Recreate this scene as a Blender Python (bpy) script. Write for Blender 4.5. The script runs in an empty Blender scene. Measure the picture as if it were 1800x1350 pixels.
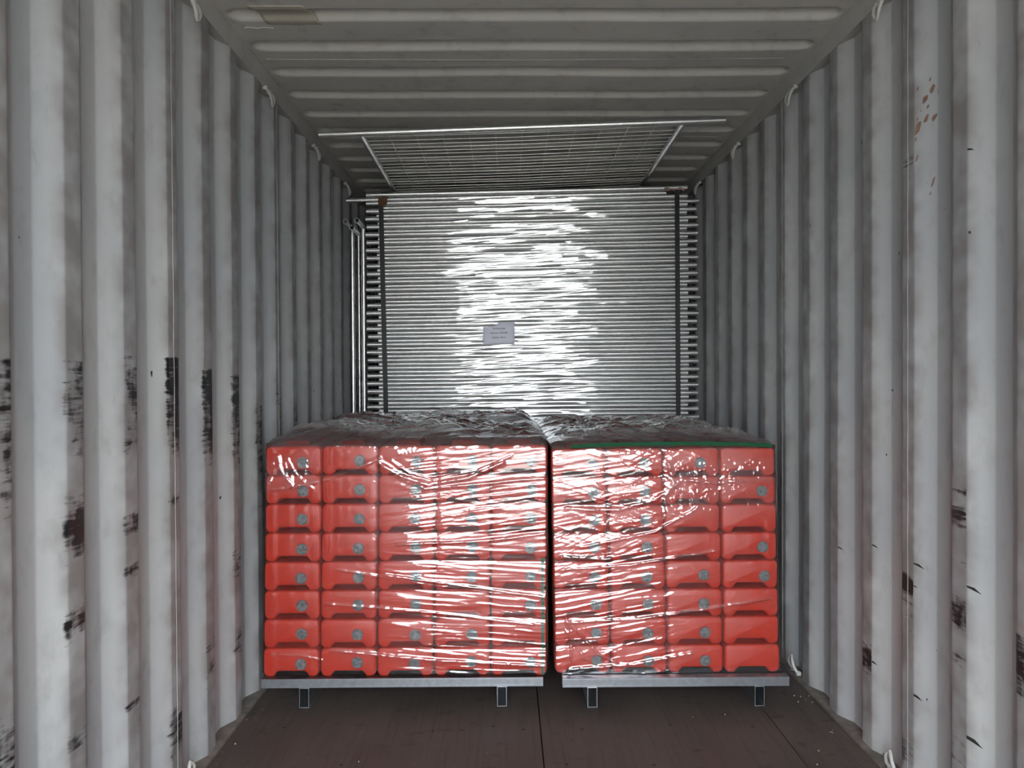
import bpy, math, random
import numpy as np
from mathutils import Matrix, Vector

rng = random.Random(7)
scene = bpy.context.scene
COL = scene.collection

# ------------------------------------------------------------------ camera
CAM_H = 1.342
F_PX = 1336.0
cam_data = bpy.data.cameras.new('camera')
cam_data.sensor_width = 36.0
cam_data.lens = 36.0 * F_PX / 1800.0
cam_data.clip_start = 0.02
cam = bpy.data.objects.new('camera', cam_data)
COL.objects.link(cam)
cam.matrix_world = (Matrix.Translation((0, 0, CAM_H))
                    @ Matrix.Rotation(-0.00674, 4, 'Z')
                    @ Matrix.Rotation(math.pi / 2 - 0.01048, 4, 'X')
                    @ Matrix.Rotation(math.radians(-0.30), 4, 'Z'))
scene.camera = cam

# ------------------------------------------------------------------ sky and exposure
DOOR_Y = -1.36            # open door end of the container, behind the camera
world = bpy.data.worlds.new('world')
scene.world = world
world.use_nodes = True
bg = world.node_tree.nodes['Background']
bg.inputs['Color'].default_value = (0.915, 0.962, 1.0, 1)      # bright overcast sky
bg.inputs['Strength'].default_value = 12.5

vs = scene.view_settings
vs.view_transform = 'Standard'
vs.look = 'None'
vs.exposure = 0.12
vs.gamma = 1.0
vs.use_curve_mapping = False
cy = scene.cycles
cy.max_bounces = 8
cy.diffuse_bounces = 4
cy.glossy_bounces = 3
cy.transparent_max_bounces = 10
cy.caustics_reflective = False
cy.caustics_refractive = False

# ------------------------------------------------------------------ helpers
def link(o, parent=None):
    COL.objects.link(o)
    if parent is not None:
        o.parent = parent
    return o

def tag(o, label=None, cat=None, group=None, kind=None):
    if label: o['label'] = label
    if cat: o['category'] = cat
    if group: o['group'] = group
    if kind: o['kind'] = kind
    return o

def empty(name, loc=(0, 0, 0)):
    o = bpy.data.objects.new(name, None)
    o.empty_display_size = 0.05
    o.location = loc
    COL.objects.link(o)
    return o

def mesh_np(name, v, f, mat=None, smooth=True, attrs=None, sharp=None):
    """v (n,3) array, f (m,4) or (m,3) int array"""
    me = bpy.data.meshes.new(name)
    v = np.asarray(v, dtype=np.float32); f = np.asarray(f, dtype=np.int32)
    me.vertices.add(len(v)); me.vertices.foreach_set('co', v.ravel())
    k = f.shape[1]
    me.loops.add(f.size); me.loops.foreach_set('vertex_index', f.ravel())
    me.polygons.add(len(f))
    me.polygons.foreach_set('loop_start', np.arange(len(f), dtype=np.int32) * k)
    me.polygons.foreach_set('loop_total', np.full(len(f), k, dtype=np.int32))
    me.update(calc_edges=True)
    me.validate()
    me.polygons.foreach_set('use_smooth', np.full(len(me.polygons), smooth))
    for an, av in (attrs or {}).items():
        a = me.attributes.new(an, 'FLOAT', 'POINT')
        a.data.foreach_set('value', np.asarray(av, dtype=np.float32).ravel())
    if sharp is not None:
        me.set_sharp_from_angle(angle=math.radians(sharp))
    if mat: me.materials.append(mat)
    return me

def grid_faces(nu, nv, flip=False):
    i = np.arange(nu - 1)[:, None] * nv + np.arange(nv - 1)[None, :]
    q = np.stack([i, i + nv, i + nv + 1, i + 1], -1).reshape(-1, 4)
    return q[:, ::-1] if flip else q

class MB:
    def __init__(s): s.v = []; s.f = []
    def add(s, v, f):
        o = len(s.v); s.v += [tuple(p) for p in v]; s.f += [tuple(i + o for i in q) for q in f]; return s
    def box(s, a, b):
        (x0, y0, z0), (x1, y1, z1) = a, b
        v = [(x0,y0,z0),(x1,y0,z0),(x1,y1,z0),(x0,y1,z0),(x0,y0,z1),(x1,y0,z1),(x1,y1,z1),(x0,y1,z1)]
        return s.add(v, [(0,3,2,1),(4,5,6,7),(0,1,5,4),(1,2,6,5),(2,3,7,6),(3,0,4,7)])
    def path(s, pts, r, n=10, caps=True, closed=False):
        """round rod swept along pts"""
        P = [Vector(p) for p in pts]; m = len(P)
        rings = []
        up = None
        for i in range(m):
            if closed: t = (P[(i+1) % m] - P[i-1]).normalized()
            else: t = (P[min(i+1, m-1)] - P[max(i-1, 0)]).normalized()
            if up is None:
                up = Vector((0,0,1)) if abs(t.z) < 0.9 else Vector((0,1,0))
            a = t.cross(up)
            if a.length < 1e-5: a = t.orthogonal()
            a.normalize(); b = a.cross(t).normalized(); up = b
            rings.append([P[i] + (a*math.cos(2*math.pi*k/n) + b*math.sin(2*math.pi*k/n))*r for k in range(n)])
        v = [p for R in rings for p in R]; f = []
        for i in range(m if closed else m-1):
            j = (i+1) % m
            for k in range(n):
                f.append((i*n+k, i*n+(k+1) % n, j*n+(k+1) % n, j*n+k))
        if caps and not closed:
            f.append(tuple(range(n))[::-1]); f.append(tuple((m-1)*n+k for k in range(n)))
        return s.add(v, f)
    def pipe(s, p0, p1, r, wall=0.002, n=14, inner=0.25):
        """open tube with a visible wall thickness at its ends"""
        p0, p1 = Vector(p0), Vector(p1); t = (p1-p0).normalized()
        a = t.orthogonal().normalized(); b = t.cross(a)
        def ring(c, q): return [c + (a*math.cos(2*math.pi*k/n)+b*math.sin(2*math.pi*k/n))*q for k in range(n)]
        ri = r - wall; d = min(inner, (p1-p0).length*0.45)
        R = [ring(p0 + t*d, ri), ring(p0, ri), ring(p0, r), ring(p1, r), ring(p1, ri), ring(p1 - t*d, ri)]
        v = [p for q in R for p in q]; f = []
        for i in range(len(R)-1):
            for k in range(n):
                f.append((i*n+k, i*n+(k+1) % n, (i+1)*n+(k+1) % n, (i+1)*n+k))
        f.append(tuple(range(n))); f.append(tuple(5*n+k for k in range(n))[::-1])
        return s.add(v, f)
    def mesh(s, name, mat, smooth=True, sharp=35):
        me = bpy.data.meshes.new(name)
        me.from_pydata(s.v, [], s.f); me.update()
        if smooth:
            me.polygons.foreach_set('use_smooth', np.full(len(me.polygons), True))
            me.set_sharp_from_angle(angle=math.radians(sharp))
        if mat: me.materials.append(mat)
        return me
    def build(s, name, mat, parent=None, smooth=True, sharp=35):
        return link(bpy.data.objects.new(name, s.mesh(name, mat, smooth, sharp)), parent)

_tabs = {}
def vnoise(x, y, seed=0):
    """smooth value noise 0..1 on numpy arrays"""
    if seed not in _tabs: _tabs[seed] = np.random.RandomState(seed + 11).rand(256, 256)
    T = _tabs[seed]
    xi = np.floor(x).astype(int); yi = np.floor(y).astype(int)
    fx = x - xi; fy = y - yi
    fx = fx*fx*fx*(fx*(fx*6-15)+10); fy = fy*fy*fy*(fy*(fy*6-15)+10)
    a = T[xi & 255, yi & 255]; b = T[(xi+1) & 255, yi & 255]
    c = T[xi & 255, (yi+1) & 255]; d = T[(xi+1) & 255, (yi+1) & 255]
    return (a*(1-fx)+b*fx)*(1-fy) + (c*(1-fx)+d*fx)*fy

def sstep(a, b, x):
    t = np.clip((x-a)/(b-a), 0, 1); return t*t*(3-2*t)

# ------------------------------------------------------------------ materials
class NT:
    def __init__(s, name):
        s.m = bpy.data.materials.new(name); s.m.use_nodes = True
        s.t = s.m.node_tree; s.t.nodes.clear()
        s.out = s.n('ShaderNodeOutputMaterial')
    def n(s, kind, **kw):
        nd = s.t.nodes.new(kind)
        for k, v in kw.items(): setattr(nd, k, v)
        return nd
    def l(s, a, b): s.t.links.new(a, b)
    def val(s, inp, v):
        if hasattr(v, 'is_output') or isinstance(v, bpy.types.NodeSocket): s.l(v, inp)
        else: inp.default_value = v
    def math(s, op, a, b=0.0, c=0.0, clamp=False):
        nd = s.n('ShaderNodeMath', operation=op, use_clamp=clamp)
        s.val(nd.inputs[0], a); s.val(nd.inputs[1], b); s.val(nd.inputs[2], c)
        return nd.outputs[0]
    def mix(s, fac, a, b, blend='MIX'):
        nd = s.n('ShaderNodeMix', data_type='RGBA', blend_type=blend)
        s.val(nd.inputs[0], fac)
        for i, c in ((6, a), (7, b)):
            if isinstance(c, tuple): nd.inputs[i].default_value = (*c, 1)
            else: s.l(c, nd.inputs[i])
        return nd.outputs[2]
    def pos(s, scale=(1, 1, 1), obj=False, rot=(0, 0, 0)):
        g = s.n('ShaderNodeTexCoord').outputs['Object'] if obj else s.n('ShaderNodeNewGeometry').outputs['Position']
        mp = s.n('ShaderNodeMapping'); mp.inputs['Scale'].default_value = scale
        mp.inputs['Rotation'].default_value = rot
        s.l(g, mp.inputs['Vector']); return mp.outputs[0]
    def noise(s, vec, scale=5, detail=4, rough=0.55):
        nd = s.n('ShaderNodeTexNoise'); s.l(vec, nd.inputs['Vector'])
        nd.inputs['Scale'].default_value = scale; nd.inputs['Detail'].default_value = detail
        nd.inputs['Roughness'].default_value = rough
        return nd.outputs['Fac']
    def ramp(s, fac, a, b, va=0.0, vb=1.0):
        nd = s.n('ShaderNodeMapRange', clamp=True); s.val(nd.inputs[0], fac)
        nd.inputs[1].default_value = a; nd.inputs[2].default_value = b
        nd.inputs[3].default_value = va; nd.inputs[4].default_value = vb
        return nd.outputs[0]
    def attr(s, name):
        return s.n('ShaderNodeAttribute', attribute_name=name).outputs['Fac']
    def bump(s, h, strength=0.3, dist=0.01):
        nd = s.n('ShaderNodeBump'); s.l(h, nd.inputs['Height'])
        nd.inputs['Strength'].default_value = strength; nd.inputs['Distance'].default_value = dist
        return nd.outputs[0]
    def principled(s, color, rough=0.5, metal=0.0, spec=0.5, normal=None):
        p = s.n('ShaderNodeBsdfPrincipled')
        if isinstance(color, tuple): p.inputs['Base Color'].default_value = (*color, 1)
        else: s.l(color, p.inputs['Base Color'])
        s.val(p.inputs['Roughness'], rough); s.val(p.inputs['Metallic'], metal)
        p.inputs['Specular IOR Level'].default_value = spec
        if normal is not None: s.l(normal, p.inputs['Normal'])
        s.l(p.outputs[0], s.out.inputs[0])
        return s.m

def mat_paint(name, c1, c2, dirt=(0.16, 0.14, 0.125), dirt_amt=0.5, scuffs=False):
    t = NT(name)
    big = t.noise(t.pos((1.3, 2.6, 0.9)), 1.6, 1)
    col = t.mix(t.ramp(big, 0.35, 0.65), c1, c2)
    mott = t.noise(t.pos((3, 3, 2)), 4.0, 3, 0.65)
    col = t.mix(t.ramp(mott, 0.55, 0.80, 0, dirt_amt*0.6), col, dirt)
    fine = t.noise(t.pos((30, 30, 9)), 2.0, 2, 0.7)
    col = t.mix(t.ramp(fine, 0.64, 0.82, 0, 0.22), col, dirt)
    if scuffs:
        inner = t.attr('inner')
        n1 = t.noise(t.pos((6, 5, 6)), 1.5, 2, 0.6)
        f = t.math('MULTIPLY', inner, t.ramp(n1, 0.3, 0.62, 0.10, 0.72))
        col = t.mix(f, col, (0.185, 0.165, 0.155))
        sc = t.attr('scuff')
        st = t.noise(t.pos((14, 9, 70)), 1.0, 3, 0.68)
        st2 = t.noise(t.pos((22, 22, 10)), 1.0, 2, 0.7)
        sm = t.math('ADD', t.math('MULTIPLY', st, 0.6), t.math('MULTIPLY', st2, 0.4))
        k = t.math('ADD', sm, t.math('MULTIPLY', t.math('SUBTRACT', sc, 1.0), 0.5))
        col = t.mix(t.ramp(k, 0.36, 0.50), col, (0.012, 0.011, 0.012))
        speck = t.noise(t.pos((60, 60, 40)), 1.0, 0, 0.5)
        col = t.mix(t.ramp(speck, 0.90, 0.91), col, (0.03, 0.025, 0.022))
    return t.principled(col, t.ramp(mott, 0.3, 0.7, 0.42, 0.62), 0.0, 0.35)

M = {}
M['wall'] = mat_paint('container_wall_paint', (0.47, 0.475, 0.475), (0.40, 0.415, 0.43), scuffs=True)
M['roof'] = mat_paint('container_roof_paint', (0.60, 0.585, 0.545), (0.54, 0.535, 0.51), dirt_amt=0.55)
M['rail'] = mat_paint('container_rail_paint', (0.47, 0.465, 0.44), (0.42, 0.42, 0.41), dirt_amt=0.35)
M['patch'] = mat_paint('roof_patch_paint', (0.47, 0.45, 0.37), (0.44, 0.42, 0.35), dirt_amt=0.3)
M['ring'] = mat_paint('lashing_ring_paint', (0.50, 0.49, 0.465), (0.43, 0.42, 0.40), dirt_amt=0.3)
M['weld'] = mat_paint('weld_bead_paint', (0.42, 0.42, 0.40), (0.37, 0.37, 0.36), dirt_amt=0.2)

def mat_floor():
    t = NT('plywood_floor')
    n1 = t.noise(t.pos((2.2, 1.0, 1)), 2.0, 6, 0.65)
    col = t.mix(t.ramp(n1, 0.35, 0.68), (0.068, 0.055, 0.050), (0.112, 0.092, 0.083))
    g = t.noise(t.pos((60, 2.5, 1)), 1.0, 5, 0.6)
    col = t.mix(t.ramp(g, 0.5, 0.75, 0, 0.5), col, (0.026, 0.021, 0.019))
    s = t.noise(t.pos((14, 3.0, 1), rot=(0, 0, 0.5)), 1.3, 6, 0.75)
    col = t.mix(t.ramp(s, 0.66, 0.80, 0, 0.5), col, (0.14, 0.125, 0.115))
    d = t.noise(t.pos((5, 9, 1)), 2.0, 3)
    col = t.mix(t.ramp(d, 0.6, 0.75, 0, 0.6), col, (0.022, 0.018, 0.017))
    return t.principled(col, t.ramp(n1, 0.3, 0.7, 0.50, 0.68), 0.0, 0.35, t.bump(g, 0.15, 0.003))
M['floor'] = mat_floor()

def mat_simple(name, c, rough=0.5, metal=0.0, spec=0.5, var=None, nscale=30.0):
    t = NT(name)
    if var:
        n = t.noise(t.pos((1, 1, 1), obj=True), nscale, 5, 0.65)
        return t.principled(t.mix(t.ramp(n, 0.35, 0.65), c, var), rough, metal, spec, t.bump(n, 0.1, 0.002))
    return t.principled(c, rough, metal, spec)

M['dust'] = mat_simple('dusty_floor_rail', (0.15, 0.135, 0.12), 0.8, 0, 0.2, (0.24, 0.22, 0.20), 18)
M['hole'] = mat_simple('dark_screw_head', (0.02, 0.017, 0.016), 0.6, 0, 0.3, (0.035, 0.03, 0.028), 200)
M['crumb'] = mat_simple('pale_crumb', (0.55, 0.53, 0.48), 0.8, 0, 0.2, (0.4, 0.38, 0.33), 100)
M['rust'] = mat_simple('rust_stain', (0.27, 0.18, 0.14), 0.85, 0, 0.1, (0.19, 0.11, 0.08), 90)
M['scratch'] = mat_simple('black_scratch', (0.015, 0.013, 0.013), 0.7, 0, 0.2, (0.03, 0.028, 0.028), 120)

def mat_galv(name, c=(0.80, 0.80, 0.79), rough=0.35, metal=0.92):
    t = NT(name)
    n = t.noise(t.pos((3, 3, 3)), 12, 4, 0.6)
    col = t.mix(t.ramp(n, 0.35, 0.65), c, tuple(x*0.82 for x in c))
    return t.principled(col, t.ramp(n, 0.3, 0.7, rough-0.05, rough+0.07), metal, 0.5)
M['galv'] = mat_galv('galvanised_tube')
M['galv_wire'] = mat_galv('galvanised_wire', (0.92, 0.91, 0.89), 0.34, 0.85)
M['galv_pallet'] = mat_galv('galvanised_pallet_steel', (0.40, 0.42, 0.45), 0.36, 0.95)

def mat_red():
    t = NT('red_blow_moulded_plastic')
    n = t.noise(t.pos((5, 5, 5)), 3, 4, 0.6)
    col = t.mix(t.ramp(n, 0.3, 0.7), (0.55, 0.030, 0.010), (0.48, 0.025, 0.009))
    sc = t.noise(t.pos((25, 25, 60), rot=(0, 0.5, 0)), 2.0, 3, 0.75)
    col = t.mix(t.ramp(sc, 0.70, 0.80, 0, 0.35), col, (0.45, 0.13, 0.10))
    return t.principled(col, t.ramp(n, 0.3, 0.7, 0.36, 0.48), 0.0, 0.45)
M['red'] = mat_red()

def mat_plug():
    t = NT('grey_filler_plug')
    n = t.noise(t.pos((1, 1, 1)), 90, 6, 0.7)
    n2 = t.noise(t.pos((1, 1, 1)), 22, 4, 0.7)
    col = t.mix(t.ramp(n, 0.4, 0.62), (0.07, 0.074, 0.078), (0.23, 0.24, 0.25))
    col = t.mix(t.ramp(n2, 0.62, 0.70, 0, 0.8), col, (0.025, 0.025, 0.027))
    return t.principled(col, 0.5, 0.25, 0.5, t.bump(n, 0.5, 0.002))
M['plug'] = mat_plug()
M['strap_green'] = mat_simple('green_pet_strap', (0.012, 0.075, 0.034), 0.4, 0, 0.4, (0.016, 0.095, 0.045), 40)
M['strap_black'] = mat_simple('dark_steel_strap', (0.012, 0.014, 0.016), 0.45, 0, 0.3, (0.02, 0.024, 0.027), 40)
M['card'] = mat_simple('brown_cardboard', (0.115, 0.05, 0.03), 0.8, 0, 0.2, (0.16, 0.08, 0.05), 60)
M['paper'] = mat_simple('printed_paper', (0.82, 0.82, 0.93), 0.7, 0, 0.2, (0.79, 0.79, 0.90), 25)
M['ink'] = mat_simple('black_ink', (0.03, 0.03, 0.04), 0.7, 0, 0.2)
M['timber'] = mat_simple('dunnage_timber', (0.22, 0.14, 0.08), 0.75, 0, 0.2, (0.14, 0.09, 0.05), 30)
M['ground'] = mat_simple('yard_concrete', (0.37, 0.35, 0.315), 0.85, 0, 0.2, (0.32, 0.305, 0.275), 0.8)

def mat_film(name, base_r=0.15, haze_gain=1.0, rough=0.05, bump=0.25, streak=(14, 40, 260)):
    t = NT(name)
    hz = t.attr('haze')
    n = t.noise(t.pos(streak), 1.0, 3, 0.6)
    nm = t.bump(n, bump, 0.0016) if bump else None
    lw = t.n('ShaderNodeFresnel'); lw.inputs['IOR'].default_value = 1.5
    if nm: t.l(nm, lw.inputs['Normal'])
    r = t.math('MULTIPLY_ADD', lw.outputs[0], 0.85, base_r)
    r = t.math('MULTIPLY_ADD', hz, 0.35, r)
    r = t.math('MINIMUM', r, 0.92)
    tr = t.n('ShaderNodeBsdfTransparent')
    df = t.n('ShaderNodeBsdfDiffuse'); df.inputs['Color'].default_value = (0.85, 0.85, 0.86, 1)
    tl = t.n('ShaderNodeBsdfTranslucent'); tl.inputs['Color'].default_value = (0.8, 0.8, 0.8, 1)
    d2 = t.n('ShaderNodeMixShader'); d2.inputs[0].default_value = 0.35
    t.l(df.outputs[0], d2.inputs[1]); t.l(tl.outputs[0], d2.inputs[2])
    gl = t.n('ShaderNodeBsdfGlossy'); gl.inputs['Roughness'].default_value = rough
    gl.inputs['Color'].default_value = (0.97, 0.98, 1, 1)
    if nm: t.l(nm, gl.inputs['Normal'])
    m1 = t.n('ShaderNodeMixShader'); t.l(t.math('MULTIPLY', hz, haze_gain, clamp=True), m1.inputs[0])
    t.l(tr.outputs[0], m1.inputs[1]); t.l(d2.outputs[0], m1.inputs[2])
    m2 = t.n('ShaderNodeMixShader'); t.l(r, m2.inputs[0])
    t.l(m1.outputs[0], m2.inputs[1]); t.l(gl.outputs[0], m2.inputs[2])
    t.l(m2.outputs[0], t.out.inputs[0])
    return t.m
M['film'] = mat_film('clear_stretch_film', 0.08, 0.6, 0.035, 0)
M['film_fence'] = mat_film('clear_stretch_film_on_panels', 0.10, 0.35, 0.05, 0)

# ------------------------------------------------------------------ the container shell
XL, XR = -1.062, 1.288           # inner faces of the side walls
DEPTH = 0.036                    # depth of the side corrugations
Z_RAIL, Z_ROOF = 2.617, 2.69
Y_END = 10.6
PITCH, Y0 = 0.278, 2.118         # Y0: near edge of one inner flat

def corrugation():
    """(offset along y, outward offset 0..1, inner flag) for one pitch from the middle of an inner flat, bends rounded"""
    P = [(0, 0), (0.036, 0), (0.104, 1), (0.174, 1), (0.242, 0), (0.278, 0)]
    out = [(0.0, 0.0), (0.018, 0.0)]
    for i in range(1, 5):
        p0, p1, p2 = (np.array(P[i-1], float), np.array(P[i], float), np.array(P[i+1], float))
        sc = np.array([1, DEPTH])
        d0 = (p0-p1)*sc; d2 = (p2-p1)*sc
        r = 0.0045
        a = p1 + d0/np.linalg.norm(d0)*r/sc; b = p1 + d2/np.linalg.norm(d2)*r/sc
        out += [tuple(a), tuple((a+2*p1+b)/4), tuple(b)]
        if i < 4: out.append(tuple((p1+p2)/2))
        else: out += [(0.260, 0.0), (0.278, 0.0)]
    return out
CORR = corrugation()

def scuff_left(y, z):
    """black rub marks on the inner flats of the left wall (0..1.3)"""
    s = np.zeros_like(y)
    #           flat near edge, z top, z bottom, strength
    for y0, zt, zb, k in ((1.84, 1.40, 1.12, 0.86), (2.118, 1.41, 1.08, 0.84), (2.396, 1.405, 1.10, 1.18), (2.674, 1.372, 1.04, 1.14),
                          (2.952, 1.36, 1.0, 1.02), (3.23, 1.22, 0.75, 0.9), (3.508, 1.30, 0.9, 0.8), (1.562, 1.39, 1.05, 0.9), (3.786, 1.2, 0.85, 0.8)):
        on = (y > y0-0.016) & (y < y0+0.085)
        fade = (0.80+0.20*sstep(zb, zt, z))*sstep(zb-0.15, zb+0.05, z)*(z < zt)
        edge = 0.86+0.22*sstep(0.0, 0.07, y-y0)
        s = np.maximum(s, on*fade*k*edge)
    for y0, zc, hw, k in ((1.84, 0.97, 0.11, 1.08), (1.84, 0.74, 0.07, 0.92), (1.84, 0.45, 0.05, 0.85), (2.118, 0.93, 0.06, 0.95), (2.118, 0.80, 0.04, 1.0),
                          (2.118, 0.42, 0.03, 0.9), (2.396, 0.95, 0.03, 0.95), (2.396, 0.22, 0.12, 0.98), (1.84, 0.22, 0.07, 0.95), (2.674, 0.33, 0.14, 0.82),
                          (2.952, 0.62, 0.1, 0.85), (1.562, 0.55, 0.12, 1.0), (3.508, 0.95, 0.1, 0.8), (2.952, 0.30, 0.1, 0.8)):
        on = (y > y0-0.006) & (y < y0+0.085)
        s = np.maximum(s, on*np.exp(-((z-zc)/hw)**2)*k)
    return s

def scuff_right(y, z):
    s = np.zeros_like(y)
    for y0, zc, hw, k in ((2.404, 0.665, 0.045, 1.35), (2.404, 0.60, 0.12, 0.8), (2.126, 1.01, 0.012, 1.2), (2.126, 0.93, 0.06, 1.0), (2.126, 0.80, 0.03, 0.85),
                          (2.126, 0.66, 0.08, 0.95), (2.126, 0.53, 0.03, 0.95), (2.682, 0.32, 0.09, 1.0), (1.848, 0.6, 0.15, 1.0), (2.404, 0.12, 0.12, 0.8),
                          (2.404, 2.02, 0.06, 0.8), (2.126, 0.25, 0.12, 0.75)):
        on = (y > y0-0.006) & (y < y0+0.08)
        s = np.maximum(s, on*np.exp(-((z-zc)/hw)**2)*k)
    return s

def wall_panel(side, y_a, npitch, parent, fine):
    sgn = -1 if side == 'left' else 1
    xin = XL if side == 'left' else XR
    ys, xo = [], []
    for k in range(npitch):
        for (dy, o) in CORR[:-1] if k < npitch-1 else CORR:
            ys.append(y_a + k*PITCH + dy); xo.append(o)
    ys = np.array(ys); xo = np.array(xo)
    nz = 141 if fine else 6
    zs = np.linspace(-0.01, Z_RAIL+0.01, nz)
    Y, Z = np.meshgrid(ys, zs, indexing='ij'); O = np.repeat(xo[:, None], nz, 1)
    dent = 0.004*(vnoise(Y*2.2, Z*1.4, 3 if sgn < 0 else 4)-0.5)
    X = xin + sgn*(O*DEPTH + dent)
    sc = scuff_left(Y, Z) if sgn < 0 else scuff_right(Y, Z)
    sc = sc*(O < 0.6)
    v = np.stack([X, Y, Z], -1).reshape(-1, 3)
    me = mesh_np('wall_panel', v, grid_faces(len(ys), nz, flip=(sgn > 0)), M['wall'],
                 attrs={'scuff': sc, 'inner': np.clip(1-O*1.6, 0, 1)})
    o = link(bpy.data.objects.new('wall_panel', me), parent)
    return o

SEAM0 = Y0 + 0.036 + PITCH       # a weld seam, in the middle of an inner flat
walls = {}
for side in ('left', 'right'):
    w = empty('wall_' + side, ((XL if side == 'left' else XR), 0, 0))
    w.location = (0, 0, 0)
    tag(w, f'corrugated grey steel side wall on the {side} of the container', kind='structure')
    walls[side] = w
    k = -3
    y = SEAM0 - 3*4*PITCH
    wall_panel(side, y - 2*PITCH, 2, w, False)                     # short panel at the door
    while y < Y_END - 0.3:
        wall_panel(side, y, 4, w, 0.0 < y + 1.2 and y < 5.2)
        x = XL if side == 'left' else XR
        sg = 1 if side == 'left' else -1
        if y < 6:
            mb = MB(); pts = [(x + sg*0.0008, y + 0.0015*math.sin(3.1*i + y), 0.02 + i*0.13) for i in range(21)]
            mb.path(pts, 0.0009, 5).build('weld_seam', M['weld'], w)
        y += 4*PITCH
Y_BACK = y
# back wall, far behind the load
mb = MB(); mb.box((XL-0.1, Y_BACK, 0), (XR+0.1, Y_BACK+0.04, Z_ROOF+0.02))
tag(mb.build('wall_back', M['rail'], smooth=False), 'grey steel front bulkhead deep in the container', kind='structure')

# top side rails and lashing rings -------------------------------------------------
def lashing_ring(center, sgn, up):
    """bent rod eye; sgn: -1 ring on the left wall, +1 right wall; up: +1 top ring hanging, -1 floor ring"""
    x, y, z = center
    w = 0.028; h = 0.062
    P = []
    inn = -sgn
    for dy, dz, dx in ((-w, 0.012, -0.004), (-w, 0.006, 0.012), (-w*0.95, -0.012, 0.024), (-w*0.7, -h*0.62, 0.030), (-w*0.35, -h*0.88, 0.028),
                       (0, -h*0.96, 0.026), (w*0.35, -h*0.88, 0.028), (w*0.7, -h*0.62, 0.030), (w*0.95, -0.012, 0.024), (w, 0.006, 0.012), (w, 0.012, -0.004)):
        P.append((x + inn*dx, y + dy, z + up*dz))
    mb = MB(); mb.path(P, 0.0062, 9)
    for s in (-1, 1):
        mb.path([(x - inn*0.002, y + s*w, z + up*0.012), (x + inn*0.016, y + s*w, z + up*0.009)], 0.0105, 9)
    return mb

RING_Y = (2.58, 3.40, 4.23, 5.06)
for idx, (side, sgn) in enumerate((('left', -1), ('right', 1))):
    xin = XL if sgn < 0 else XR
    prof = [(xin + sgn*(-0.003), Z_RAIL), (xin - sgn*0.016, Z_ROOF-0.006), (xin - sgn*0.016, Z_ROOF+0.03), (xin + sgn*0.11, Z_ROOF+0.03), (xin + sgn*0.11, Z_RAIL)]
    mb = MB(); n = len(prof)
    v = [(x, DOOR_Y, z) for x, z in prof] + [(x, Y_BACK, z) for x, z in prof]
    f = [(i, (i+1) % n, n+(i+1) % n, n+i) for i in range(n)] + [tuple(range(n)), tuple(range(2*n-1, n-1, -1))]
    if sgn < 0: f = [q[::-1] for q in f]
    mb.add(v, f)
    rail = mb.build('trim_%d' % (idx+1), M['rail'], smooth=False)
    tag(rail, f'grey steel top side rail between roof and {side} wall', kind='structure')
    for ry in RING_Y:
        lashing_ring((xin, ry + rng.uniform(-0.01, 0.01), Z_RAIL-0.012), sgn, 1).build('lashing_ring', M['ring'], rail)
    # bottom rail strip along the floor
    mb = MB(); x0, x1 = sorted((xin - sgn*0.022, xin + sgn*0.07))
    mb.box((x0, DOOR_Y, -0.05), (x1, Y_BACK, 0.010))
    brail = mb.build('trim_%d' % (idx+3), M['dust'], smooth=False)
    tag(brail, f'dusty steel bottom rail where floor meets {side} wall', kind='structure')
    for ry in (2.50, 3.37, 4.23) if sgn > 0 else (2.47, 3.37, 4.23):
        lashing_ring((xin + sgn*0.002, ry, 0.030), sgn, -1).build('lashing_ring', M['ring'], brail)

# roof: embossed sheets ---------------------------------------------------------------
ceil = empty('ceiling'); tag(ceil, 'grey embossed steel roof sheets of the container', kind='structure')
RIB_P, RIB0 = 0.266, 2.845        # rib centres
SEAM_R = 3.24
def roof_panel(y_a, y_b, fine):
    xa, xb = XL + 0.012, XR - 0.012
    e0, e1 = XL + 0.030, XR - 0.030     # rib ends
    if fine:
        xs = np.concatenate([np.linspace(xa, xa+0.14, 15), np.linspace(xa+0.2, xb-0.2, 12), np.linspace(xb-0.14, xb, 15)])
        ys = np.linspace(y_a, y_b, int((y_b-y_a)/0.0095)+2)
    else:
        xs = np.linspace(xa, xb, 6); ys = np.linspace(y_a, y_b, 30)
    X, Y = np.meshgrid(xs, ys, indexing='ij')
    k = np.round((Y-RIB0)/RIB_P); yc = RIB0 + k*RIB_P
    hw = 0.050
    dx = np.maximum(np.maximum((e0+hw)-X, X-(e1-hw)), 0)
    d = np.sqrt((dx*1.0)**2 + (Y-yc)**2)
    h = 0.025*(1-sstep(0.018, hw*0.96, d))
    sag = -0.010*np.sin(np.clip((X-xa)/(xb-xa), 0, 1)*math.pi)*vnoise(X*1.1, Y*0.9, 5) + 0.003*(vnoise(X*3, Y*3, 6)-0.5)
    Z = Z_ROOF + h + sag
    v = np.stack([X, Y, Z], -1).reshape(-1, 3)
    me = mesh_np('roof_sheet', v, grid_faces(len(xs), len(ys), flip=True), M['roof'])
    return link(bpy.data.objects.new('roof_sheet', me), ceil)
y = SEAM_R - 4*4*RIB_P
while y < Y_BACK:
    if y + 4*RIB_P > DOOR_Y:
        a, b = max(y, DOOR_Y), min(y + 4*RIB_P, Y_BACK)
        roof_panel(a, b, 1.5 < b and a < 5.6)
        if 1.5 < a < 6:
            mb = MB(); mb.path([(XL+0.05+i*0.22, a, Z_ROOF - 0.001 - 0.010*math.sin(i/10*math.pi)*0.5) for i in range(11)], 0.0016, 5)
            mb.build('weld_seam', M['weld'], ceil)
    y += 4*RIB_P
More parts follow.
